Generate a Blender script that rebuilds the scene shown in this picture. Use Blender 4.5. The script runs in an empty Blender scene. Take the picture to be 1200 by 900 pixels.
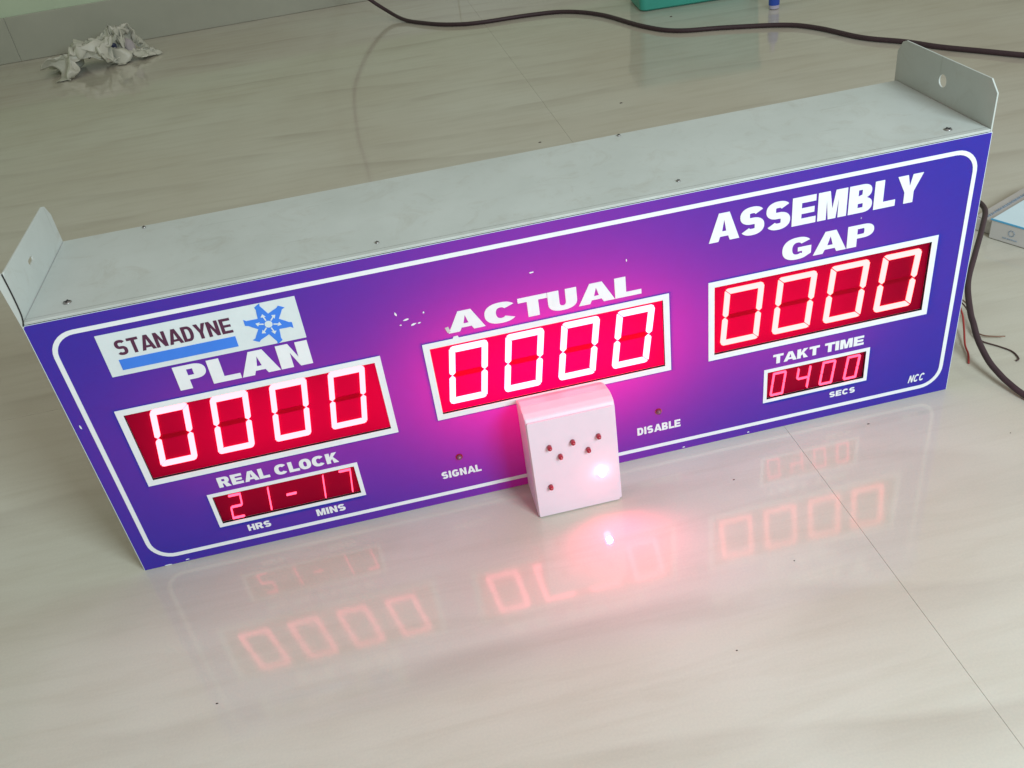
import bpy, bmesh, math, random
from mathutils import Vector, Matrix, noise
from mathutils.geometry import tessellate_polygon
random.seed(7)
S = bpy.context.scene
COL = S.collection

# ------------------------------------------------------------------ camera
cd = bpy.data.cameras.new('camera')
cam = bpy.data.objects.new('camera', cd); COL.objects.link(cam)
cam.location = (0.365509, -0.838775, 0.737036)
cam.rotation_euler = (0.957326, 0.123374, -0.195297)
cd.sensor_width = 36.0; cd.lens = 1079.758/1200*36
cd.clip_start = .02; cd.clip_end = 100
S.camera = cam

# ------------------------------------------------------------------ world, light, exposure
W = bpy.data.worlds.new('World'); S.world = W; W.use_nodes = True
bg = W.node_tree.nodes['Background']
bg.inputs['Color'].default_value = (1.0, 0.90, 0.82, 1); bg.inputs['Strength'].default_value = 0.44

def area_lamp(name, loc, target, sx, sy, power, color):
    l = bpy.data.lights.new(name, 'AREA'); l.shape = 'RECTANGLE'; l.size = sx; l.size_y = sy
    l.energy = power; l.color = color
    o = bpy.data.objects.new(name, l); COL.objects.link(o); o.location = loc
    o.rotation_euler = (Vector(target)-Vector(loc)).to_track_quat('-Z', 'Y').to_euler()
    return o
# daylight from the window in front of the board, to the right of the camera
area_lamp('window_light', (1.30, -1.55, 1.30), (0.50, 0.1, 0.1), .7, .7, 38, (0.79, 0.955, 1.0))
S.view_settings.view_transform = 'Standard'; S.view_settings.look = 'None'
S.view_settings.exposure = 0.17; S.view_settings.gamma = 1
S.render.engine = 'CYCLES'
S.cycles.use_denoising = True
S.cycles.max_bounces = 8; S.cycles.caustics_reflective = False; S.cycles.caustics_refractive = False
S.cycles.sample_clamp_indirect = 4

# ------------------------------------------------------------------ materials
def lin(r, g, b):
    f = lambda c: (c/255/12.92 if c/255 <= .04045 else ((c/255+.055)/1.055)**2.4)
    return (f(r), f(g), f(b), 1)
class N:
    def __init__(s, name):
        s.m = bpy.data.materials.new(name); s.m.use_nodes = True
        s.t = s.m.node_tree; s.b = s.t.nodes['Principled BSDF']; s.out = s.t.nodes['Material Output']
    def n(s, typ, **kw):
        x = s.t.nodes.new(typ)
        for k, v in kw.items():
            if k in x.inputs: x.inputs[k].default_value = v
            else: setattr(x, k, v)
        return x
    def l(s, a, b): s.t.links.new(a, b)
    def coords(s, scale=(1,1,1), rot=(0,0,0), loc=(0,0,0)):
        c = s.n('ShaderNodeTexCoord'); m = s.n('ShaderNodeMapping')
        m.inputs['Scale'].default_value = scale; m.inputs['Rotation'].default_value = rot; m.inputs['Location'].default_value = loc
        s.l(c.outputs['Object'], m.inputs['Vector']); return m.outputs['Vector']
    def ramp(s, fac, stops):
        r = s.n('ShaderNodeValToRGB'); e = r.color_ramp.elements
        while len(e) < len(stops): e.new(.5)
        for i, (p, c) in enumerate(stops): e[i].position = p; e[i].color = c
        s.l(fac, r.inputs['Fac']); return r.outputs['Color']
    def mix(s, fac, a, b, mode='MIX'):
        x = s.n('ShaderNodeMixRGB', blend_type=mode)
        for i, v in ((0, fac), (1, a), (2, b)):
            if hasattr(v, 'is_linked'): s.l(v, x.inputs[i])
            else: x.inputs[i].default_value = v
        return x.outputs[0]
def simple(name, col, rough=.5, spec=.5, var=.06, vscale=30, bump=0, metal=0):
    a = N(name); v = a.coords((vscale,)*3)
    no = a.n('ShaderNodeTexNoise', Scale=1.0, Detail=5.0, Roughness=.6); a.l(v, no.inputs['Vector'])
    d = tuple(c*(1-var) for c in col[:3])+(1,); u = tuple(min(1, c*(1+var)) for c in col[:3])+(1,)
    a.l(a.ramp(no.outputs['Fac'], [(.3, d), (.7, u)]), a.b.inputs['Base Color'])
    a.b.inputs['Roughness'].default_value = rough; a.b.inputs['Specular IOR Level'].default_value = spec
    a.b.inputs['Metallic'].default_value = metal
    if bump:
        bp = a.n('ShaderNodeBump', Strength=bump, Distance=.001); a.l(no.outputs['Fac'], bp.inputs['Height']); a.l(bp.outputs[0], a.b.inputs['Normal'])
    return a.m
def film(name, col, through, amount, rough=.35, spec=.4, var=.03):
    """printed acrylic that lets some of the light of the added lamps inside the case through"""
    a = N(name); v = a.coords((60,)*3)
    no = a.n('ShaderNodeTexNoise', Scale=1.0, Detail=4.0, Roughness=.7); a.l(v, no.inputs['Vector'])
    d = tuple(c*(1-var) for c in col[:3])+(1,); u = tuple(min(1, c*(1+var)) for c in col[:3])+(1,)
    a.l(a.ramp(no.outputs['Fac'], [(.3, d), (.7, u)]), a.b.inputs['Base Color'])
    a.b.inputs['Roughness'].default_value = rough; a.b.inputs['Specular IOR Level'].default_value = spec
    tr = a.n('ShaderNodeBsdfTranslucent', Color=through); mx = a.n('ShaderNodeMixShader', Fac=amount)
    a.l(a.b.outputs[0], mx.inputs[1]); a.l(tr.outputs[0], mx.inputs[2]); a.l(mx.outputs[0], a.out.inputs['Surface'])
    return a.m
def glow(name, col, strength):
    a = N(name); a.b.inputs['Base Color'].default_value = (.4, .02, .05, 1); a.b.inputs['Specular IOR Level'].default_value = .2
    a.b.inputs['Emission Color'].default_value = col; a.b.inputs['Emission Strength'].default_value = strength
    return a.m

def floor_material():
    a = N('glossy_tile')
    geo = a.n('ShaderNodeNewGeometry')
    mp = a.n('ShaderNodeMapping'); mp.inputs['Scale'].default_value = (1.0, 1.9, 1); mp.inputs['Rotation'].default_value = (0, 0, math.radians(14))
    a.l(geo.outputs['Position'], mp.inputs['Vector'])
    # sweeping bands read as the long veins of the stone print
    big = a.n('ShaderNodeTexWave', Scale=1.25, Distortion=10.5, Detail=2.0); big.inputs['Detail Scale'].default_value = .55; big.inputs['Detail Roughness'].default_value = .45
    big.bands_direction = 'Y'; big.wave_profile = 'SAW'; a.l(mp.outputs[0], big.inputs['Vector'])
    veins = a.ramp(big.outputs['Fac'], [(0, (.0,)*3+(1,)), (.55, (.12,)*3+(1,)), (.93, (1,)*3+(1,)), (1.0, (0,)*3+(1,))])
    gate = a.n('ShaderNodeTexNoise', Scale=3.0, Detail=3.0); a.l(mp.outputs[0], gate.inputs['Vector'])
    g = a.ramp(gate.outputs['Fac'], [(.42, (0,)*3+(1,)), (.68, (1,)*3+(1,))])
    vf = a.mix(1.0, veins, g, 'MULTIPLY')
    mp2 = a.n('ShaderNodeMapping'); mp2.inputs['Scale'].default_value = (5, 42, 5); mp2.inputs['Rotation'].default_value = (0, 0, math.radians(10))
    a.l(geo.outputs['Position'], mp2.inputs['Vector'])
    fine = a.n('ShaderNodeTexNoise', Scale=1.0, Detail=6.0, Roughness=.65, Distortion=.6); a.l(mp2.outputs[0], fine.inputs['Vector'])
    soft = a.n('ShaderNodeTexNoise', Scale=2.2, Detail=3.0); a.l(geo.outputs['Position'], soft.inputs['Vector'])
    c0 = a.ramp(soft.outputs['Fac'], [(.3, lin(192, 185, 171)), (.7, lin(203, 201, 190))])
    fm = a.ramp(fine.outputs['Fac'], [(.33, (.86, .83, .79, 1)), (.55, (1, 1, 1, 1)), (.75, (1.0, .985, .95, 1))])
    c1 = a.mix(.42, c0, fm, 'MULTIPLY')
    c2 = a.mix(vf, c1, (.40, .355, .30, 1))
    c3 = a.mix(.6, c1, c2)
    sp = a.n('ShaderNodeTexNoise', Scale=420.0, Detail=2.0); a.l(geo.outputs['Position'], sp.inputs['Vector'])
    c4 = a.mix(.5, c3, a.ramp(sp.outputs['Fac'], [(.3, (.90, .90, .92, 1)), (.7, (1, 1, .98, 1))]), 'MULTIPLY')
    a.l(c4, a.b.inputs['Base Color'])
    a.b.inputs['Specular IOR Level'].default_value = .52
    rr = a.n('ShaderNodeTexNoise', Scale=7.0, Detail=4.0); a.l(geo.outputs['Position'], rr.inputs['Vector'])
    a.l(a.ramp(rr.outputs['Fac'], [(.3, (.07,)*3+(1,)), (.7, (.10,)*3+(1,))]), a.b.inputs['Roughness'])
    bp = a.n('ShaderNodeBump', Strength=.05, Distance=.002); a.l(soft.outputs['Fac'], bp.inputs['Height']); a.l(bp.outputs[0], a.b.inputs['Normal'])
    return a.m

def sheet_material():
    a = N('painted_sheet_metal'); v = a.coords((9, 9, 9))
    no = a.n('ShaderNodeTexNoise', Scale=1.0, Detail=8.0, Roughness=.62); a.l(v, no.inputs['Vector'])
    base = a.ramp(no.outputs['Fac'], [(.3, lin(180, 186, 182)), (.7, lin(192, 198, 195))])
    n2 = a.n('ShaderNodeTexNoise', Scale=2.3, Detail=9.0, Roughness=.75, Distortion=1.2); a.l(v, n2.inputs['Vector'])
    smudge = a.ramp(n2.outputs['Fac'], [(.52, (1, 1, 1, 1)), (.64, (.91, .885, .86, 1)), (.76, (.78, .74, .70, 1))])
    c = a.mix(.8, base, smudge, 'MULTIPLY')
    vs = a.coords((14, 160, 14), rot=(0, 0, .5))
    n3 = a.n('ShaderNodeTexNoise', Scale=1.0, Detail=2.0); a.l(vs, n3.inputs['Vector'])
    c = a.mix(.5, c, a.ramp(n3.outputs['Fac'], [(.70, (1, 1, 1, 1)), (.78, (.8, .8, .78, 1))]), 'MULTIPLY')
    a.l(c, a.b.inputs['Base Color']); a.b.inputs['Roughness'].default_value = .42; a.b.inputs['Specular IOR Level'].default_value = .45
    bp = a.n('ShaderNodeBump', Strength=.12, Distance=.002); a.l(no.outputs['Fac'], bp.inputs['Height']); a.l(bp.outputs[0], a.b.inputs['Normal'])
    return a.m

M = {}
M['tile'] = floor_material()
M['sheet'] = sheet_material()
M['dark_lining'] = simple('dark_case_lining', (.10, .10, .10, 1), .8, .2)  # dark finish given to the unseen case inside to cut the red bounce
M['grout'] = simple('grout', (.50, .47, .43, 1), .9, .2)
M['wall'] = simple('wall_paint', lin(188, 204, 180), .8, .2, .04, 6)
M['skirting'] = simple('skirting_tile', lin(168, 170, 158), .3, .4, .06, 5)
M['purple'] = film('purple_print', (.009, .036, .43, 1), (1, .04, .70, 1), .26, .4, .25)
M['white'] = film('white_print', (.82, .85, .88, 1), (1, .45, .62, 1), .08)
M['logo_white'] = film('logo_white_print', (.68, .75, .77, 1), (1, .5, .6, 1), .05)
M['maroon'] = simple('maroon_print', (.085, .02, .055, 1), .4, .4)
M['logoblue'] = simple('blue_print', (.045, .20, .74, 1), .4, .4)
M['pane'] = film('red_filter', (.26, .0, .018, 1), (1, .0, .26, 1), .52, .3, .1)
M['pane_small'] = film('red_filter_small', (.17, .0, .020, 1), (1, .0, .16, 1), .40, .3, .1)
M['unlit'] = film('unlit_segment', (.20, .0, .014, 1), (1, .0, .25, 1), .50, .4, .1)
M['seg_plan'] = glow('lit_segment_pink', (1, .155, .20, 1), 5.0)
M['seg_actual'] = glow('lit_segment_white', (1, .15, .21, 1), 7.6)
M['seg_gap'] = glow('lit_segment_cream', (1, .155, .145, 1), 5.0)
M['seg_small'] = glow('lit_thin_segment', (1, .055, .12, 1), 3.6)
M['screw'] = simple('screw_steel', (.32, .31, .30, 1), .35, .5, .1, 60, metal=.8)
M['dark'] = simple('dark_gap', (.03, .03, .03, 1), .8, .2)
M['plastic'] = simple('pink_lit_plastic', (.74, .60, .69, 1), .38, .45, .02, 40)  # white plastic; the pink cast of the red lamps is put into its colour
M['redlens'] = simple('dark_red_lens', (.36, .012, .03, 1), .15, .6)
M['graylens'] = simple('smoky_lens', (.20, .07, .11, 1), .15, .6)
M['lit'] = glow('lit_lamp', (1, .22, .30, 1), 26)
M['cord'] = simple('cord_rubber', (.045, .024, .030, 1), .5, .4, .1, 80)
M['red_wire'] = simple('red_wire', (.33, .035, .03, 1), .5, .4)
M['black_wire'] = simple('dark_wire', (.06, .03, .03, 1), .5, .4)
M['copper'] = simple('bare_copper', (.22, .13, .09, 1), .4, .5, metal=.6)
M['teal'] = simple('teal_plastic', (.045, .34, .27, 1), .4, .45, .05, 12)
M['bottle'] = simple('blue_plastic', (.02, .07, .42, 1), .35, .5)
M['cap'] = simple('pale_cap', (.45, .42, .55, 1), .5, .4)
M['label_white'] = simple('label_white', (.65, .74, .78, 1), .5, .4)
M['card'] = simple('white_card', lin(196, 192, 190), .6, .3, .05, 15)
M['card_top'] = simple('pale_blue_card', (.62, .77, .84, 1), .5, .4, .03, 15)
M['card_line'] = simple('light_blue_ink', (.10, .38, .62, 1), .5, .3)
M['card_ink'] = simple('grey_blue_ink', (.30, .36, .44, 1), .6, .2, .5, 500)
M['bag'] = simple('crumpled_film', lin(196, 196, 184), .42, .5, .10, 22, .3)
M['bag_dark'] = simple('dark_blue_scrap', (.05, .06, .12, 1), .5, .4)
M['roll'] = simple('lilac_paper', (.40, .37, .38, 1), .6, .3)
M['dirt'] = simple('dirt', (.06, .045, .04, 1), .9, .1)

# ------------------------------------------------------------------ mesh helpers
def obj(name, verts, faces, mat, parent=None, smooth=False, recalc=False):
    me = bpy.data.meshes.new(name); me.from_pydata([tuple(v) for v in verts], [], faces)
    if recalc:
        b = bmesh.new(); b.from_mesh(me); bmesh.ops.recalc_face_normals(b, faces=b.faces); b.to_mesh(me); b.free()
    me.materials.append(mat)
    if smooth: me.shade_smooth()
    o = bpy.data.objects.new(name, me); COL.objects.link(o)
    if parent: o.parent = parent
    return o
def empty(name, loc=(0,0,0)):
    o = bpy.data.objects.new(name, None); COL.objects.link(o); o.location = loc; o.empty_display_size = .05; return o
def tag(o, label=None, cat=None, group=None, kind=None):
    for k, v in (('label', label), ('category', cat), ('group', group), ('kind', kind)):
        if v: o[k] = v
    return o
def area2(p): return sum(p[i][0]*p[(i+1) % len(p)][1]-p[(i+1) % len(p)][0]*p[i][1] for i in range(len(p)))/2
class MB:
    def __init__(s): s.v = []; s.f = []
    def slab(s, outer, holes, fr, y0, y1, back=True, sides=True):
        """2D polygon (a,b) with holes; fr(a,b,c) -> 3D; front cap at c=y0, back cap at c=y1."""
        loops = [list(outer)] + [list(h) for h in holes]
        loops[0] = loops[0] if area2(loops[0]) > 0 else loops[0][::-1]
        for i in range(1, len(loops)): loops[i] = loops[i] if area2(loops[i]) < 0 else loops[i][::-1]
        tris = tessellate_polygon([[Vector((x, y, 0)) for x, y in l] for l in loops])
        flat = [p for l in loops for p in l]; n = len(flat); o = len(s.v)
        s.v += [fr(x, y, y0) for x, y in flat]
        for t in tris:
            a, b, c = (flat[i] for i in t)
            if (b[0]-a[0])*(c[1]-a[1])-(c[0]-a[0])*(b[1]-a[1]) < 0: t = t[::-1]
            s.f.append(tuple(o+i for i in t))
        if sides:
            s.v += [fr(x, y, y1) for x, y in flat]
            k = 0
            for l in loops:
                m = len(l)
                for i in range(m): a, b = k+i, k+(i+1) % m; s.f.append((o+b, o+a, o+a+n, o+b+n))
                k += m
            if back:
                for t in tris:
                    a, b, c = (flat[i] for i in t)
                    if (b[0]-a[0])*(c[1]-a[1])-(c[0]-a[0])*(b[1]-a[1]) < 0: t = t[::-1]
                    s.f.append(tuple(o+n+i for i in t[::-1]))
        return s
    def box(s, x0, x1, y0, y1, z0, z1):
        o = len(s.v); s.v += [(x, y, z) for z in (z0, z1) for x, y in ((x0, y0), (x1, y0), (x1, y1), (x0, y1))]
        s.f += [tuple(o+i for i in f) for f in ((3,2,1,0),(4,5,6,7),(0,1,5,4),(1,2,6,5),(2,3,7,6),(3,0,4,7))]; return s
    def lathe(s, prof, fr, seg=20):
        """prof: (r, c) pairs; fr(a,b,c)->3D around the c axis; ends capped when r>0"""
        o = len(s.v)
        for r, c in prof:
            for k in range(seg): t = 2*math.pi*k/seg; s.v.append(fr(r*math.cos(t), r*math.sin(t), c))
        for i in range(len(prof)-1):
            for k in range(seg): s.f.append((o+i*seg+k, o+i*seg+(k+1) % seg, o+(i+1)*seg+(k+1) % seg, o+(i+1)*seg+k))
        s.f.append(tuple(o+k for k in range(seg))[::-1]); s.f.append(tuple(o+(len(prof)-1)*seg+k for k in range(seg))); return s
    def build(s, name, mat, parent=None, smooth=False, recalc=False, bevel=0):
        ob = obj(name, s.v, s.f, mat, parent, smooth, recalc)
        if bevel:
            m = ob.modifiers.new('bevel', 'BEVEL'); m.width = bevel; m.segments = 3; m.limit_method = 'ANGLE'; m.angle_limit = math.radians(40)
        return ob
def catmull(pts, n=8):
    P = [Vector(p) for p in pts]; P = [2*P[0]-P[1]]+P+[2*P[-1]-P[-2]]; out = []
    for i in range(1, len(P)-2):
        a, b, c, d = P[i-1:i+3]
        for k in range(n):
            t = k/n; out.append(.5*((2*b)+(c-a)*t+(2*a-5*b+4*c-d)*t*t+(3*b-a-3*c+d)*t**3))
    out.append(P[-2]); return out
def tube(name, pts, r, mat, parent=None, n=8, seg=10, taper=1.0):
    L = catmull(pts, n); mb = MB(); up = Vector((0, 0, 1)); prev = None
    for i, p in enumerate(L):
        d = (L[min(i+1, len(L)-1)]-L[max(i-1, 0)]).normalized()
        if prev is None:
            u = d.cross(up if abs(d.z) < .9 else Vector((1, 0, 0))).normalized()
        else: u = (prev-d*prev.dot(d)).normalized()
        prev = u; w = d.cross(u)
        rr = r*(1+(taper-1)*i/(len(L)-1))
        for k in range(seg): t = 2*math.pi*k/seg; mb.v.append(p+u*math.cos(t)*rr+w*math.sin(t)*rr)
    for i in range(len(L)-1):
        for k in range(seg): mb.f.append((i*seg+k, i*seg+(k+1) % seg, (i+1)*seg+(k+1) % seg, (i+1)*seg+k))
    mb.f.append(tuple(range(seg))[::-1]); mb.f.append(tuple((len(L)-1)*seg+k for k in range(seg)))
    return mb.build(name, mat, parent, True, True)
front = lambda x, z, c: (x, c, z)            # the plane of the board's face; c is the depth behind it
def rect(x0, x1, z0, z1): return [(x0, z0), (x1, z0), (x1, z1), (x0, z1)]
def rrect(x0, x1, z0, z1, r, n=8):
    out = []
    for cx, cz, a0 in ((x1-r, z0+r, -90), (x1-r, z1-r, 0), (x0+r, z1-r, 90), (x0+r, z0+r, 180)):
        for k in range(n+1): t = math.radians(a0+90*k/n); out.append((cx+r*math.cos(t), cz+r*math.sin(t)))
    return out

# ------------------------------------------------------------------ heavy block letters (outline, holes, width) in a box 1 high
def arc(cx, cz, rx, rz, a0, a1, n=14, e=.86):
    out = []
    for k in range(n+1):
        t = math.radians(a0+(a1-a0)*k/n); c, s = math.cos(t), math.sin(t)
        out.append((cx+rx*math.copysign(abs(c)**e, c), cz+rz*math.copysign(abs(s)**e, s)))
    return out
def glyph(ch, w, s, t):
    """w width, s stem thickness, t bar thickness. returns (width, outer, [holes])"""
    h = .5-t/2; H = []
    if ch == 'I': return s, rect(0, s, 0, 1), H
    if ch == 'L': w *= .92; return w, [(0,0),(w,0),(w,t),(s,t),(s,1),(0,1)], H
    if ch == 'T': return w, [(w/2-s/2,0),(w/2+s/2,0),(w/2+s/2,1-t),(w,1-t),(w,1),(0,1),(0,1-t),(w/2-s/2,1-t)], H
    if ch == 'H': return w, [(0,0),(s,0),(s,h),(w-s,h),(w-s,0),(w,0),(w,1),(w-s,1),(w-s,h+t),(s,h+t),(s,1),(0,1)], H
    if ch == 'E': return w, [(0,0),(w,0),(w,t),(s,t),(s,h),(w*.93,h),(w*.93,h+t*.9),(s,h+t*.9),(s,1-t),(w*.98,1-t),(w*.98,1),(0,1)], H
    if ch == 'N': w *= 1.04; return w, [(0,0),(s,0),(s,.62),(w-s,0),(w,0),(w,1),(w-s,1),(w-s,.38),(s,1),(0,1)], H
    if ch == 'M':
        w *= 1.22; k = s*.92
        return w, [(0,0),(k,0),(k,.70),(w/2-k*.45,0),(w/2+k*.45,0),(w-k,.70),(w-k,0),(w,0),(w,1),(w-k*1.35,1),(w/2,.36),(k*1.35,1),(0,1)], H
    if ch == 'Y': return w*1.08, [(w*.54-s/2,0),(w*.54+s/2,0),(w*.54+s/2,.40),(w*1.08,1),(w*1.08-s*1.12,1),(w*.54,.60),(s*1.12,1),(0,1),(w*.54-s/2,.40)], H
    if ch == 'K': w *= 1.06; return w, [(0,0),(s,0),(s,.27),(s*1.45,.42),(w-s*1.2,0),(w,0),(w*.60,.60),(w*.98,1),(w-s*1.28,1),(s,.60),(s,1),(0,1)], H
    if ch == 'A':
        w *= 1.26; a = s*1.0; k = lambda z: z*(w/2-s*.55)      # inner slope
        ox = lambda z: (w/2-s*.56)*z
        iz = lambda z: a+ox(z)
        z0, z1 = .17, .17+t*.8
        top = (w/2-a)/((w/2-s*.56)) if (w/2-s*.56) else 1
        hw = max(.05, (w/2-iz(z1))*.92); hole = [(w/2-hw, z1), (w/2+hw, z1), (w/2, .76)]
        return w, [(0,0),(a,0),(iz(z0),z0),(w-iz(z0),z0),(w-a,0),(w,0),(w/2+s*.56,1),(w/2-s*.56,1)], [hole] if hole[0][0] < w/2-.01 else H
    if ch == 'O': w *= 1.04; return w, arc(w/2,.5,w/2,.51,0,360,32)[:-1], [arc(w/2,.5,w/2-s,.5-t,0,360,32)[:-1]]
    if ch == 'D':
        r = w*.52
        return w, [(0,0)]+arc(w-r,.5,r,.5,-90,90)+[(0,1)], [[(s,t)]+arc(w-r,.5,r-s,.5-t,-90,90)+[(s,1-t)]]
    if ch == 'U':
        r = w/2; d = .40
        return w, [(0,1)]+arc(r,d,r,d+.01,180,360)+[(w,1),(w-s,1)]+arc(r,d,r-s,d-t+.01,360,180)+[(s,1)], H
    if ch == 'C': w *= 1.12; return w, arc(w/2,.5,w/2,.51,38,322,26)+arc(w/2,.5,w/2-s,.5-t,-42,-318,26), H
    if ch == 'G':
        w *= 1.12
        return w, arc(w/2,.5,w/2,.51,36,312,26)+[(w*.97,.18),(w*.97,.54),(w*.52,.54),(w*.52,.54-t*.85),(w-s*1.0,.54-t*.85),(w-s*1.0,.24)]+arc(w/2,.5,w/2-s,.5-t,-55,-318,24), H
    if ch in 'PRB':
        zt, zb = (1, .38) if ch != 'B' else (1, .50)
        r = (zt-zb)/2; cz = (zt+zb)/2; rx = w*.40; wt = w if ch != 'B' else w*.95
        hole = [(s, zb+t*.82)]+arc(wt-rx,cz,rx-s,r-t*.82,-90,90)+[(s, zt-t*.82)]
        if ch == 'P': return w, [(0,0),(s,0),(s,zb)]+arc(w-rx,cz,rx,r,-90,90)+[(0,1)], [hole]
        if ch == 'R': return w*1.06, [(0,0),(s,0),(s,zb-.01),(s*1.3,zb-.01),(w*1.06-s*1.2,0),(w*1.06,0),(w*.78,zb+.03)]+arc(w-rx,cz,rx,r,-50,90)+[(0,1)], [hole]
        r2 = .26; hole2 = [(s, t*.82)]+arc(w-rx,r2,rx-s,r2-t*.82,-90,90)+[(s, 2*r2-t*.82)]
        hole[0] = (s, zb+t*.42); hole = [(s, zb+t*.42)]+arc(wt-rx,cz,rx-s,r-t*.62,-90,90)+[(s, zt-t*.82)]
        hole = [(x, min(max(z, zb+t*.42), zt-t*.82)) for x, z in hole]
        hole2 = [(x, min(z, zb-t*.42)) for x, z in hole2]
        return w, [(0,0)]+arc(w-rx,r2,rx,r2,-90,62)+arc(wt-rx,cz,rx,r,-62,90)+[(0,1)], [hole, hole2]
    if ch == 'S':
        rx = (w-s)/2; rz = (1-t)/4; c = w/2; sp = []
        top = arc(c, .5+rz, rx, rz+.004, 28, 255, 16, .8); bot = arc(c, .5-rz, rx, rz+.004, 75, -152, 16, .8)
        sp = top+bot; L = []; R = []
        for i, p in enumerate(sp):
            a, b = sp[max(i-1, 0)], sp[min(i+1, len(sp)-1)]; dx, dz = b[0]-a[0], b[1]-a[1]; m = math.hypot(dx, dz)
            nx, nz = -dz/m, dx/m; L.append((p[0]+nx*s/2, p[1]+nz*t/2)); R.append((p[0]-nx*s/2, p[1]-nz*t/2))
        return w, L+R[::-1], H
    raise ValueError(ch)
def word(name, text, x0, x1, z0, z1, mat, parent, w=.86, s=.30, t=.22, gap=.09, shear=0, y=-.0006, yb=-.0001):
    x = 0; G = []
    for ch in text:
        if ch == ' ': x += .42; continue
        gw, o, hs = glyph(ch, w, s, t); G.append((x, o, hs)); x += gw+gap*(.35 if ch in 'TYLA' else 1)
        end = x-gap*(.35 if ch in 'TYLA' else 1)
    kx = (x1-x0)/end; kz = z1-z0; mb = MB()
    for gx, o, hs in G:
        f = lambda p: (x0+(gx+p[0])*kx+shear*p[1]*kz, z0+p[1]*kz)
        mb.slab([f(p) for p in o], [[f(p) for p in h] for h in hs], front, y, yb, back=False)
    return mb.build(name, mat, parent)

# ================================================================== the setting
TX = [-2.415, -.815, .785, 2.385, 3.985]; TY = [-2.80, -1.20, .40, 2.0, 2.8594]
fl = tag(obj('floor', *(lambda m: (m.v, m.f))(MB().box(-2.45, 4.0, -2.85, 2.9, -.02, -.0009)), M['grout']), kind='structure')
g = .0002
for i in range(len(TX)-1):
    for j in range(len(TY)-1):
        MB().box(TX[i]+g, TX[i+1]-g, TY[j]+g, TY[j+1]-g, -.0008, 0).build('tile', M['tile'], fl)
wl = tag(MB().box(-2.9, 4.0, 2.86, 3.0, -.02, 2.9).build('wall', M['wall']), 'pale painted wall rising behind the skirting at the back of the floor', 'wall')
tag(MB().box(-2.0, -1.9, -.6, 2.845, .001, 2.9).build('shading_wall', M['wall']), 'added unseen pale wall left of the view that shades the left of the floor', 'wall')  # unseen wall added to darken the left side
for i in range(len(TX)-1):
    MB().box(TX[i]+g, TX[i+1]-g, 2.847, 2.8595, .0003, .150).build('skirting_tile', M['skirting'], wl, bevel=.002)

# ================================================================== the display board
HP, ZT, DB, FH = .3352, .3395, .186, .388
board = tag(empty('display_board', (0, 0, 0)), 'long purple production counter board in a grey metal case with glowing red digits', 'display board')
# windows: (x0,x1,z0,z1 of the white frame's outside, frame thickness)
WN = {'plan': (.0447, .3225, .1185, .2215, .0070), 'actual': (.3683, .6418, .1222, .2236, .0070), 'gap': (.6867, .9562, .1225, .2257, .0070),
      'clock': (.0988, .2687, .0398, .0893, .0046), 'takt': (.7555, .8887, .0437, .0921, .0044)}
inner = {k: (a+f, b-f, c+f, d-f) for k, (a, b, c, d, f) in WN.items()}
plate = MB().slab(rect(0, 1, .0008, HP), [rect(*inner[k]) for k in WN], front, 0, .003, back=False).build('face_plate', M['purple'], board)
# pale cut edge of the acrylic sheet
MB().slab(rect(-.0008, 1.0008, .0004, HP+.0006), [rect(.0002, .9998, .0010, HP-.0002)], front, .0004, .003, back=True).build('plate_edge', M['label_white'], plate)
# white border line
B0, B1, Z0, Z1, BW = .0140, .9895, .0125, .3225, .0048
MB().slab(rrect(B0, B1, Z0, Z1, .027), [rrect(B0+BW, B1-BW, Z0+BW, Z1-BW, .0225)], front, -.0006, -.0001, back=False).build('border_line', M['white'], plate)
# printed words
W_ = lambda *a, **k: word('lettering', *a, **k)
W_('ASSEMBLY', .6872, .9272, .2735, .3060, M['white'], plate, w=.80, s=.315, t=.225, gap=.06)
W_('GAP', .7708, .8765, .2328, .2588, M['white'], plate, w=1.0, s=.37, t=.22, gap=.05)
W_('ACTUAL', .3985, .6110, .2308, .2552, M['white'], plate, w=1.0, s=.39, t=.23, gap=.04)
W_('PLAN', .1160, .2537, .2300, .2585, M['white'], plate, w=.92, s=.37, t=.22, gap=.08)
W_('REAL CLOCK', .1153, .2498, .0957, .1098, M['white'], plate, w=.92, s=.34, t=.23, gap=.10)
W_('TAKT TIME', .7660, .8795, .0985, .1113, M['white'], plate, w=.90, s=.32, t=.23, gap=.10)
W_('HRS', .1280, .1543, .0252, .0342, M['white'], plate, w=1.0, s=.33, t=.22, gap=.14)
W_('MINS', .2080, .2415, .0243, .0340, M['white'], plate, w=1.0, s=.33, t=.22, gap=.14)
W_('SIGNAL', .3590, .4063, .0374, .0475, M['white'], plate, w=.95, s=.33, t=.22, gap=.14)
W_('DISABLE', .5975, .6513, .0372, .0480, M['white'], plate, w=.95, s=.33, t=.22, gap=.14)
W_('SECS', .8415, .8748, .0296, .0376, M['white'], plate, w=1.0, s=.33, t=.22, gap=.14)
W_('NCC', .9452, .9655, .0246, .0352, M['white'], plate, w=.62, s=.17, t=.17, gap=.12, shear=.18)
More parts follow.
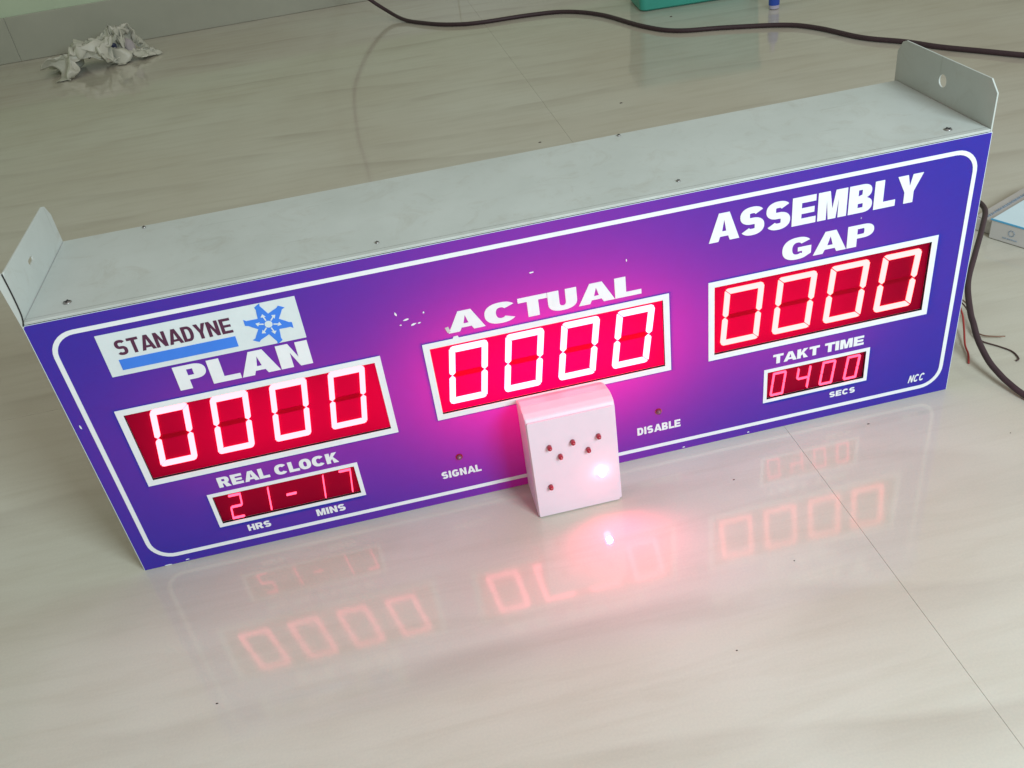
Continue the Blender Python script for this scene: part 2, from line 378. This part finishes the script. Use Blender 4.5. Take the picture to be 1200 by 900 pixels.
# logo plate
MB().slab(rect(.0580, .2546, .2617, .3106), [], front, -.0006, -.0001, back=False).build('logo_panel', M['logo_white'], plate)
W_('STANADYNE', .0725, .1868, .2845, .3016, M['maroon'], plate, w=.62, s=.19, t=.17, gap=.10, y=-.0010, yb=-.0006)
MB().slab(rect(.0707, .1868, .2676, .2797), [], front, -.0010, -.0006, back=False).build('logo_bar', M['logoblue'], plate)
cx, cz, R0 = .2222, .2857, .0236
star = []
for k in range(6):
    a = math.radians(-13+60*k)
    pol = lambda r, d: (cx+r*math.cos(a+math.radians(d)), cz+r*math.sin(a+math.radians(d)))
    star += [pol(R0*.50, -30), pol(R0*.74, -15), pol(R0*.92, -9), pol(R0*1.05, -11), pol(R0*1.0, -2), pol(R0*.97, 5), pol(R0*.84, 6), pol(R0*.68, 14)]
MB().slab(star, [], front, -.0010, -.0006, back=False).build('logo_star', M['logoblue'], plate)
mb = MB().slab(arc(cx, cz, R0*.165, R0*.165, 0, 360, 16, 1)[:-1], [], front, -.0013, -.0010, back=False)
for k in range(6):
    a = math.radians(-13+60*k)
    pol = lambda r, d: (cx+R0*(r*math.cos(a)-d*math.sin(a)), cz+R0*(r*math.sin(a)+d*math.cos(a)))
    mb.slab([pol(.20, -.025), pol(.40, -.025), pol(.36, -.09), pol(.54, -.03), pol(.44, .11), pol(.40, .03), pol(.20, .03)], [], front, -.0013, -.0010, back=False)
mb.build('logo_arrows', M['logo_white'], plate)
# chips where the print has flaked off
for x, z, a, b, r in [(.3484,.2666,.0012,.0030,.3),(.3576,.2580,.0034,.0013,.3),(.3511,.2527,.0012,.0009,0),(.3643,.2506,.0034,.0014,.3),(.3705,.2511,.0020,.0008,.2),(.377,.2621,.0010,.0012,0),
                      (.4949,.2827,.0028,.0009,.1),(.5965,.274,.0006,.0018,0),(.0068,.2110,.0009,.0030,.2),(.0500,.0035,.0030,.0008,0),(.0265,.0015,.0050,.0006,0),(.655,.0035,.0020,.0009,0),(.738,.004,.0016,.0008,0),(.86,.2665,.0004,.001,0)]:
    pts = []
    for k in range(9):
        t = 2*math.pi*k/9; q = random.uniform(.6, 1.15); u, v = a*q*math.cos(t), b*q*math.sin(t)
        pts.append((x+u*math.cos(r)-v*math.sin(r), z+u*math.sin(r)+v*math.cos(r)))
    MB().slab(pts, [], front, -.0004, -.0001, back=False).build('paint_chip', M['white'], plate)
# torn print at the first letter and on the frame
MB().slab([(.3955,.2385),(.3992,.2394),(.4010,.2325),(.3975,.2322)], [], front, -.0009, -.0001, back=False).build('paint_chip', M['card'], plate)
MB().slab([(.4010,.2232),(.4030,.2262),(.4075,.2262),(.4085,.2232)], [], front, -.0009, -.0001, back=False).build('paint_chip', M['white'], plate)
# small lamps of SIGNAL and DISABLE
fwd = lambda x, z: (lambda a, b, c: (x+a, c, z+b))
for x, z in ((.3834, .0650), (.6245, .0666)):
    l = MB().lathe([(.0030, -.0001), (.0030, -.0022), (.0023, -.0040), (.0011, -.0049), (.0002, -.0051)][::-1], fwd(x, z), 16).build('indicator_lamp', M['graylens'], board, True, True)
    MB().lathe([(.0042, -.0001), (.0042, -.0009), (.0031, -.0009), (.0031, -.0001)][::-1], fwd(x, z), 20).build('lamp_rim', M['redlens'], l, False, True)

# digits ---------------------------------------------------------------
SEGS = {'0': 'abcdef', '2': 'abged', '1': 'bc', '7': 'abc', '4': 'fgbc', '-': 'g'}
def seg_shapes(w, h, t):
    c = t*.5; e = t*.16; m = h/2; k = t*.42   # e: hairline gap between segments, k: chamfer of outer corners
    return {
     'a': [(k+e, h), (w-k-e, h), (w-e*.5-k*.2, h-k*.55), (w-t-e*.2, h-t), (t+e*.2, h-t), (e*.5+k*.2, h-k*.55)],
     'd': [(k+e, 0), (e*.5+k*.2, k*.55), (t+e*.2, t), (w-t-e*.2, t), (w-e*.5-k*.2, k*.55), (w-k-e, 0)],
     'f': [(0, h-k-e), (k*.25, h-k*.7-e), (t, h-t-e*1.4), (t, m+c+e*.6), (c, m+e*.9), (0, m+c+e*.6)],
     'b': [(w, h-k-e), (w-k*.25, h-k*.7-e), (w-t, h-t-e*1.4), (w-t, m+c+e*.6), (w-c, m+e*.9), (w, m+c+e*.6)],
     'e': [(0, k+e), (k*.25, k*.7+e), (t, t+e*1.4), (t, m-c-e*.6), (c, m-e*.9), (0, m-c-e*.6)],
     'c': [(w, k+e), (w-k*.25, k*.7+e), (w-t, t+e*1.4), (w-t, m-c-e*.6), (w-c, m-e*.9), (w, m-c-e*.6)],
     'g': [(c+e*2, m), (t+e, m+c), (w-t-e, m+c), (w-c-e*2, m), (w-t-e, m-c), (t+e, m-c)]}
def display(key, chars, xs, z0, z1, w, t, slant, lit, small=False, label=None):
    x0, x1, a, b = inner[key]; f = WN[key]
    d = MB().slab(rect(x0-.003, x1+.003, a-.003, b+.003), [], front, .0032, .005, back=False, sides=False).build('digit_window', M['pane_small' if small else 'pane'], board)
    if label: d['label'] = label
    MB().slab(rect(f[0], f[1], f[2], f[3]), [rect(x0, x1, a, b)], front, -.0006, .0031, back=False).build('window_frame', M['white'], d)
    sh = seg_shapes(w, z1-z0, t)
    for ch, x in zip(chars, xs):
        for s, poly in sh.items():
            on = s in SEGS[ch]
            if small and not on: continue
            P = [(x+px+slant*pz/(z1-z0), z0+pz) for px, pz in poly]
            if on: MB().slab(P, [], front, .0004, .0031, back=False).build('segment', lit, d)
            else: MB().slab(P, [], front, .0026, .0031, back=False).build('unlit_segment', M['unlit'], d)
    return d
display('plan', '0000', [.0652+i*.0624 for i in range(4)], .1400, .2124, .0395, .0058, .0122, M['seg_plan'], label='digit window reading 0000 under the word PLAN')
display('actual', '0000', [.3853+i*.0625 for i in range(4)], .1398, .2122, .0425, .0064, .0108, M['seg_actual'], label='digit window reading 0000 under the word ACTUAL')
display('gap', '0000', [.7018+i*.0623 for i in range(4)], .1394, .2116, .0450, .0056, .0055, M['seg_gap'], label='digit window reading 0000 under the word GAP')
display('clock', '21-17', [.1155+i*.03145 for i in range(5)], .0466, .0806, .0140, .0014, .0042, M['seg_small'], True, 'small clock window reading 21-17')
display('takt', '0400', [.7652+i*.0313 for i in range(4)], .0508, .0830, .0160, .0013, .0034, M['seg_small'], True, 'small takt time window reading 0400')

# case ------------------------------------------------------------------
case = MB()
case.box(.0035, .9965, .0045, DB-.002, .0025, .0040)       # bottom
case.box(.0035, .9965, DB-.002, DB-.0005, .0025, ZT-.003)  # back
case.build('case_body', M['dark_lining'], board)
lid = MB().box(.0022, .9978, -.0004, DB, ZT-.0016, ZT).box(.0022, .9978, -.0004, .0008, HP+.0016, ZT-.0016).build('case_lid', M['sheet'], board, bevel=.0006)
MB().box(.004, .996, .0005, .0030, HP+.0007, ZT-.0017).build('shadow_gap', M['dark'], lid)  # dark bar filling the slit, drawn as its shade
MB().box(.0030, .9970, .0062, .0067, ZT-.0004, ZT+.00005).build('fold_line', M['screw'], lid)
side = lambda x: (lambda a, b, c: (x+c, a, b))
fw = .0014
outl = [(.0005, .0015), (DB, .0015), (DB+.001, FH-.016), (DB-.008, FH-.003), (DB-.016, FH), (.0130, FH), (.0005, FH-.012)]
slotL = [(.0822+.0035*math.cos(t)+(.0045 if math.cos(t)>0 else -.0045), .3665+.0028*math.sin(t)) for t in [2*math.pi*k/16 for k in range(16)]]
holeR = [(.0955+.0072*math.cos(2*math.pi*k/18), .3635+.0072*math.sin(2*math.pi*k/18)) for k in range(18)]
bl = MB().slab(outl, [slotL], side(0), .0016, -.0002).build('side_bracket', M['sheet'], board, bevel=.0003)
bl['label'] = 'left side bracket with a small slot and a folded front lip'
MB().slab([(-.0004, .333), (.0012, .3345), (.0034, .343), (.0044, .352), (.0048, .370), (.0046, .3925), (-.0036, .3925)], [], front, -.0010, .0004).build('bracket_lip', M['sheet'], bl)
tube('lip_shade', [(.0014, -.0012, .3365), (.0036, -.0012, .3435), (.0047, -.0012, .352), (.0052, -.0012, .370), (.0050, -.0012, .392)], .0007, M['dark'], bl)  # dark tube drawn as the shade along the edge of the lip
br = MB().slab([(a+(.0045 if a > .1 else 0), b+.0010*(b > .1)) for a, b in outl], [holeR], side(1), .0002, -.0016).build('side_bracket', M['sheet'], board, bevel=.0003)
br['label'] = 'right side bracket with a round hole'
# screws on the lid
def up(x, y, z): return lambda a, b, c: (x+a, y+b, z+c)
for x, y, r in ((.0386,.0254,.0042),(.9613,.0190,.0042),(.3460,.0205,.0022),(.6636,.0243,.0022),(.6456,.1800,.0022),(.0928,.1800,.0020)):
    s = MB().lathe([(r, -.0002), (r, .0006), (r*.75, .0013), (r*.3, .0016)], up(x, y, ZT), 16).build('screw', M['screw'], board, True)
    MB().box(x-r*.75, x+r*.75, y-r*.14, y+r*.14, ZT+.0012, ZT+.0018).box(x-r*.14, x+r*.14, y-r*.75, y+r*.75, ZT+.0013, ZT+.00185).build('screw_slot', M['dark'], s)
# added lamps in the case; glow through the acrylic stands in for lens bloom
def inside(name, x, z, sx, sz, power, y=.100):
    l = bpy.data.lights.new(name, 'AREA'); l.shape = 'RECTANGLE'; l.size = sx; l.size_y = sz; l.energy = power; l.color = (1, .02, .20)
    o = bpy.data.objects.new(name, l); COL.objects.link(o); o.parent = board; o.location = (x, y, z); o.rotation_euler = (math.radians(90), 0, 0)
    o.rotation_euler = Vector((0, -1, 0)).to_track_quat('-Z', 'Y').to_euler()
inside('bloom_light', .185, .165, .18, .05, .115)
inside('bloom_light', .505, .165, .26, .08, .80)
inside('bloom_light', .790, .165, .14, .05, .115)

# ================================================================== the small white box leaning on the board
sb = tag(empty('sensor_box', (.508, -.03, 0)), 'small white plastic box with one lit lamp, leaning on the front of the purple board', 'plastic box')
X0, X1 = .4583, .5583
prof = [(-.0600, .0006), (-.0570, .1345), (-.0550, .1378), (-.0470, .1400), (-.0330, .1400), (-.0180, .1365), (-.0030, .1290), (-.0022, .0006)]
inv = Matrix.Translation((-.508, .03, 0))
mb = MB().slab([(y, z) for y, z in prof], [], lambda a, b, c: (c, a, b), X1, X0)
hous = mb.build('housing', M['plastic'], None, recalc=True, bevel=.0022); hous.parent = sb; hous.matrix_parent_inverse = inv
tl = math.atan2(.003, .1345)
def onface(u, v, lift):      # u along x from X0 in metres, v up the face
    return (X0+u, -.0600+v*math.sin(tl)-lift*math.cos(tl), .0006+v*math.cos(tl)+lift*math.sin(tl))
mb = MB().slab(rrect(.0012, .0965, .0010, .1345, .0014, 3), [], lambda a, b, c: onface(a, b, c), .0026, .0002)
lidf = mb.build('front_cover', M['plastic'], None, recalc=True, bevel=.0006); lidf.parent = sb; lidf.matrix_parent_inverse = inv
LF = .1365
for u, v in ((.2226,.7218),(.4869,.7263),(.7800,.7290),(.3320,.6098),(.6521,.6157),(.1816,.3174)):
    c = (u*.1, v*LF)
    mb = MB().lathe([(.0028, .0020), (.0028, .0060), (.0022, .0080), (.0011, .0091), (.0002, .0094)], lambda a, b, l: onface(c[0]+a, c[1]+b, l), 14)
    o = mb.build('indicator_lamp', M['redlens'], None, True, True); o.parent = sb; o.matrix_parent_inverse = inv
c = (.0778, .3560*LF)
o = MB().lathe([(.0042, .0020), (.0042, .0065), (.0036, .0088), (.0022, .0104), (.0004, .0109)], lambda a, b, l: onface(c[0]+a, c[1]+b, l), 20).build('lit_lamp', M['lit'], None, True, True)
o['label'] = 'glowing white-pink lamp'; o.parent = sb; o.matrix_parent_inverse = inv
ll = bpy.data.lights.new('lit_lamp_light', 'SPOT'); ll.energy = .75; ll.color = (1, .06, .19); ll.spot_size = math.radians(165); ll.spot_blend = 1; ll.shadow_soft_size = .004
lo = bpy.data.objects.new('lit_lamp_light', ll); COL.objects.link(lo); lo.location = onface(c[0], c[1], .0135); lo.rotation_euler = Vector((0, -1, -.12)).to_track_quat('-Z', 'Y').to_euler()

# ================================================================== cords and wires
tag(tube('power_cord', [(1.02,.60,.0045),(1.12,.50,.012),(1.20,.42,.045),(1.232,.345,.072),(1.2300,.292,.078),(1.191,.237,.078),(1.1400,.1755,.073),(1.1030,.130,.062),(1.0819,.0878,.0465),(1.0753,.0683,.0395),(1.0705,.0513,.031),(1.0672,.0313,.023),
    (1.0652,.0124,.017),(1.0659,-.0053,.0125),(1.0673,-.0210,.0095),(1.0729,-.0472,.0055),(1.085,-.08,.0045),(1.11,-.13,.0045),(1.17,-.20,.0045)], .0040, M['cord']),
    'brown black cord looping down to the floor past the right end of the purple board', 'cord')
cp = [(.3150,2.55,.78),(.3150,2.55,.5324),(.3089,2.55,.3974),(.3278,2.55,.2417),(.3801,2.55,.1444),(.440,2.535,.075),(.497,2.50,.0290),(.545,2.42,.0080),(.600,2.335,.0062),(.670,2.258,.0062),(.763,2.209,.0062),(.928,2.190,.0062),(1.040,2.150,.0062),(1.125,2.035,.0062),
      (1.190,1.835,.0062),(1.255,1.728,.0062),(1.378,1.672,.0062),(1.518,1.595,.0062),(1.575,1.512,.0062),(1.622,1.374,.0062),(1.686,1.283,.0062),(1.727,1.203,.0062),(1.784,1.122,.0062),(1.838,1.046,.0062),(1.93,.93,.0062),(2.1,.85,.0062)]
tag(tube('floor_cord', cp, .0062, M['cord']), 'dark cord winding across floor behind the board, in front of the green box', 'cord')
tag(tube('red_wire', [(1.085,.235,.012),(1.112,.170,.016),(1.1010,.1300,.018),(1.0900,.1050,.010),(1.0740,.0760,.004),(1.0660,.0560,.0030),(1.0560,.0390,.0016)], .0013, M['red_wire']), 'thin red wire with a loose end hanging beside the bottom right of the board', 'wire')
tag(tube('dark_wire', [(1.090,.235,.010),(1.118,.165,.014),(1.1080,.1150,.010),(1.0980,.0900,.0040),(1.1000,.0760,.0020),(1.1120,.0590,.0016),(1.1200,.0430,.0015),(1.1180,.0270,.0014),(1.1120,.0230,.0013)], .0010, M['black_wire']), 'thin dark wire ending in a bent tip under the brown cord', 'wire')
tag(tube('stray_wire', [(1.094,.240,.010),(1.124,.168,.013),(1.1130,.1180,.010),(1.1030,.0960,.0060),(1.1060,.0850,.0050),(1.1180,.0770,.0050),(1.1290,.0720,.0055)], .0010, M['copper']), 'thin bare wire pointing right behind the brown cord', 'wire')

# ================================================================== carton at the right edge
ct = tag(empty('carton', (1.276, .3294, 0)), 'white and pale blue cardboard carton lying on the floor at the right edge', 'carton')
ct.rotation_euler = (0, 0, math.atan2(-.0524, .0245)); HC = .033
L, Dp = .30, .22           # local x runs along the front edge, local y away from the camera
cb = MB().box(0, L, 0, Dp, .001, HC).build('carton_body', M['card'], ct, bevel=.0012)
MB().box(0.0008, L-.0008, .001, Dp-.001, HC-.0004, HC+.0012).build('carton_top', M['card_top'], ct, bevel=.0005)
MB().box(-.001, L, -.0008, .0012, HC-.0014, HC+.0008).build('top_edge', M['card_line'], ct)
# end flap standing out beyond the left end
fr = lambda a, b, c: (a, b, c)
MB().slab([(-.036, .020), (-.0012, .001), (-.0012, Dp-.005), (-.036, Dp-.06)], [], lambda a, b, c: (a, b, HC-.004+a*.25+c), 0, -.0022).build('end_flap', M['card'], ct, recalc=True)
MB().box(-.030, -.0015, .012, Dp-.03, .001, .021).build('inner_tray', M['card'], ct, recalc=True)
# small grey print on flap, top and front (unreadable rows of small marks)
mb = MB(); rnd = random.Random(3)
for k in range(26):
    y = .018+k*.0052; h = rnd.uniform(.003, .0052)
    mb.box(-.016-h/2, -.016+h/2, y, y+rnd.uniform(.0012, .0032), HC-.0076, HC-.0060)
mb.build('flap_print', M['card_ink'], ct)
mb = MB()
for k in range(9):
    y = .042+k*.0075
    for q in range(3): 
        xx = .024+rnd.uniform(0, .006); mb.box(xx, xx+rnd.uniform(.0012, .0042), y+q*.0018, y+q*.0018+.0011, HC+.0011, HC+.0016)
mb.build('top_print', M['card_ink'], ct)
mb = MB()
for k in range(7): mb.box(.022+k*.0034, .0245+k*.0034, -.0006, .0001, .0075, .0095)
for k in range(10):
    t = k/10*2*math.pi; mb.box(.0345+.0045*math.cos(t)-.0009, .0345+.0045*math.cos(t)+.0009, -.0006, .0001, .0185+.0045*math.sin(t)-.0008, .0185+.0045*math.sin(t)+.0008)
mb.build('front_print', M['card_ink'], ct)

# ================================================================== things at the back
gb = tag(empty('green_box', (1.239, 2.0024, 0)), 'teal green plastic box cut off by the top edge of the picture', 'plastic box')
gb.rotation_euler = (0, 0, math.atan2(-.022, .249))
mb = MB(); o = []
for z, e in ((.001, .006), (.006, 0), (.20, -.008)):
    o.append([(x, y, z) for x, y in rrect(e, .37-e, e, .17-e, .018, 5)])
n = len(o[0])
for r in o: mb.v += r
for i in range(2):
    for k in range(n): mb.f.append((i*n+k, i*n+(k+1) % n, (i+1)*n+(k+1) % n, (i+1)*n+k))
mb.f.append(tuple(range(n))[::-1]); mb.f.append(tuple(2*n+k for k in range(n)))
mb.build('box_body', M['teal'], gb)
MB().slab(rrect(-.014, .384, -.014, .184, .022, 5), [], lambda a, b, c: (a, b, c), .225, .2005).build('box_lid', M['teal'], gb, recalc=True, bevel=.004)
bt = tag(empty('glue_bottle', (1.572, 1.788, 0)), 'small blue bottle with a white mark standing right of the green box', 'bottle')
MB().lathe([(.0125, .001), (.0145, .003), (.0145, .012)], lambda a, b, c: (a, b, c), 20).build('bottle_base', M['cap'], bt, False, True)
MB().lathe([(.0155, .0122), (.0155, .085), (.0120, .095)], lambda a, b, c: (a, b, c), 24).build('bottle_body', M['bottle'], bt, False, True)
MB().lathe([(.0070, .0952), (.0070, .118), (.0050, .122)], lambda a, b, c: (a, b, c), 16).build('bottle_cap', M['cap'], bt, False, True)
mb = MB()
dirv = (Vector((.3655, -.8388, 0))-Vector((1.572, 1.788, 0))).normalized(); a0 = math.atan2(dirv.y, dirv.x)+.25
for k in range(6):
    pass
pts = arc(0, .046, .0075, .014, 0, 360, 16, 1)[:-1]
mb.slab(pts, [], lambda a, b, c: ((.0157+c)*math.cos(a0+a/.0157), (.0157+c)*math.sin(a0+a/.0157), b), .0004, -.0001, back=False).build('bottle_mark', M['label_white'], bt)

# crumpled bag by the wall
bag = tag(empty('crumpled_bag', (-.47, 2.56, 0)), 'crumpled whitish plastic bag lying on the floor against the wall', 'bag')
def lump(name, c, r, seed, mat, amp=.35, rz=0, sub=5):
    b = bmesh.new(); bmesh.ops.create_icosphere(b, subdivisions=sub, radius=1)
    R_ = Matrix.Rotation(rz, 3, 'Z')
    for v in b.verts:
        d = v.co.normalized(); q = Vector((seed*3.1, seed*1.7, seed))
        n1 = abs(noise.noise(d*1.6+q)); n2 = abs(noise.noise(d*3.4+q*1.3)); n3 = abs(noise.noise(d*7+q))
        k = 1+amp*(-.5+2.0*n1+.9*n2+.18*n3)
        p = R_ @ Vector((d.x*r[0]*k, d.y*r[1]*k, d.z*r[2]*k)); p += Vector(c); p *= .70; p.z = max(p.z, .0015+.004*abs(noise.noise(d*9)))
        v.co = p
    me = bpy.data.meshes.new(name); b.to_mesh(me); b.free(); me.materials.append(mat); me.shade_smooth()
    o = bpy.data.objects.new(name, me); COL.objects.link(o); o.parent = bag; return o
def nvec(p):      # three fixed offsets of the plain noise: the same folds in every run
    return Vector([noise.noise(p+Vector(o)) for o in ((0, 0, 0), (17.3, 4.1, 9.7), (-8.2, 31.6, 5.5))])
def crumple(name, c, sx, sy, h, amp, seed, mat, rz=0, nx=84, ny=56):
    """a sheet pushed together into a heap of creased folds"""
    q = Vector((seed*5.3, seed*2.9, seed*1.1)); mb = MB(); cs, sn = math.cos(rz), math.sin(rz)
    for j in range(ny+1):
        for i in range(nx+1):
            u, v = i/nx*2-1, j/ny*2-1
            p = Vector((u*1.5, v*1.5, 0))
            a = nvec(p*.9+q); b = nvec(p*2.1+q*1.7+a*.6)
            rd = 1-2*abs(noise.noise(p*1.7+q*.7+a*.5)); r2 = 1-2*abs(noise.noise(p*4+q+b*.4))
            e = max(0, 1-(u*u*.8+v*v*.8))
            x = u*sx*.72+a.x*amp+b.x*amp*.45; y = v*sy*.72+a.y*amp+b.y*amp*.45
            z = .004+h*(e**.6)*(.42+.40*rd+.12*r2+.35*b.z)+max(0, a.z)*h*.35
            mb.v.append((c[0]+x*cs-y*sn, c[1]+x*sn+y*cs, max(.0012, z+c[2])))
    for j in range(ny):
        for i in range(nx): k = j*(nx+1)+i; mb.f.append((k, k+1, k+nx+2, k+nx+1))
    o = mb.build(name, mat, bag, True); m = o.modifiers.new('film', 'SOLIDIFY'); m.thickness = .0008; return o
crumple('bag_sheet', (-.030, -.02, 0), .160, .095, .098, .085, 3, M['bag'], .12)
crumple('bag_sheet', (.060, .050, .014), .095, .065, .095, .055, 8, M['bag'], .5, 56, 40)
crumple('bag_sheet', (.105, .000, 0), .105, .030, .034, .040, 14, M['bag'], .38, 56, 30)
crumple('dark_scrap', (.032, .004, .026), .022, .020, .040, .022, 21, M['bag_dark'], .2, 24, 20)
mb = MB().lathe([(.012, -.030), (.026, -.030), (.027, .0), (.026, .030), (.012, .030)], lambda a, b, c: (.085+c*.5+b*.5, .030+a*.15-c*.75+b*.25, .040+a), 20)
mb.build('paper_roll', M['roll'], bag, True, True)

# dirt specks
mb = MB(); rnd = random.Random(11)
for x, y, s in ((.690,-.072,.0011),(.098,-.215,.0012),(.60,-.30,.0009),(.865,.02,.0013),(.88,-.03,.0012),(.30,-.36,.0008),(.70,-.21,.0008),(1.02,-.10,.0008),(.72,1.1,.003),(.95,1.25,.003),(1.3,1.9,.004),(.25,1.0,.002)):
    o = len(mb.v); mb.v += [(x+s*1.6*math.cos(t)*rnd.uniform(.6,1.1), y+s*math.sin(t)*rnd.uniform(.6,1.1), .0001) for t in [k*math.pi/3 for k in range(6)]]+[(x, y, s*.6)]
    mb.f += [(o+k, o+(k+1) % 6, o+6) for k in range(6)]
tag(mb.build('floor_dirt', M['dirt']), 'tiny dark specks of dirt scattered on the glossy floor', 'dirt', kind='stuff')
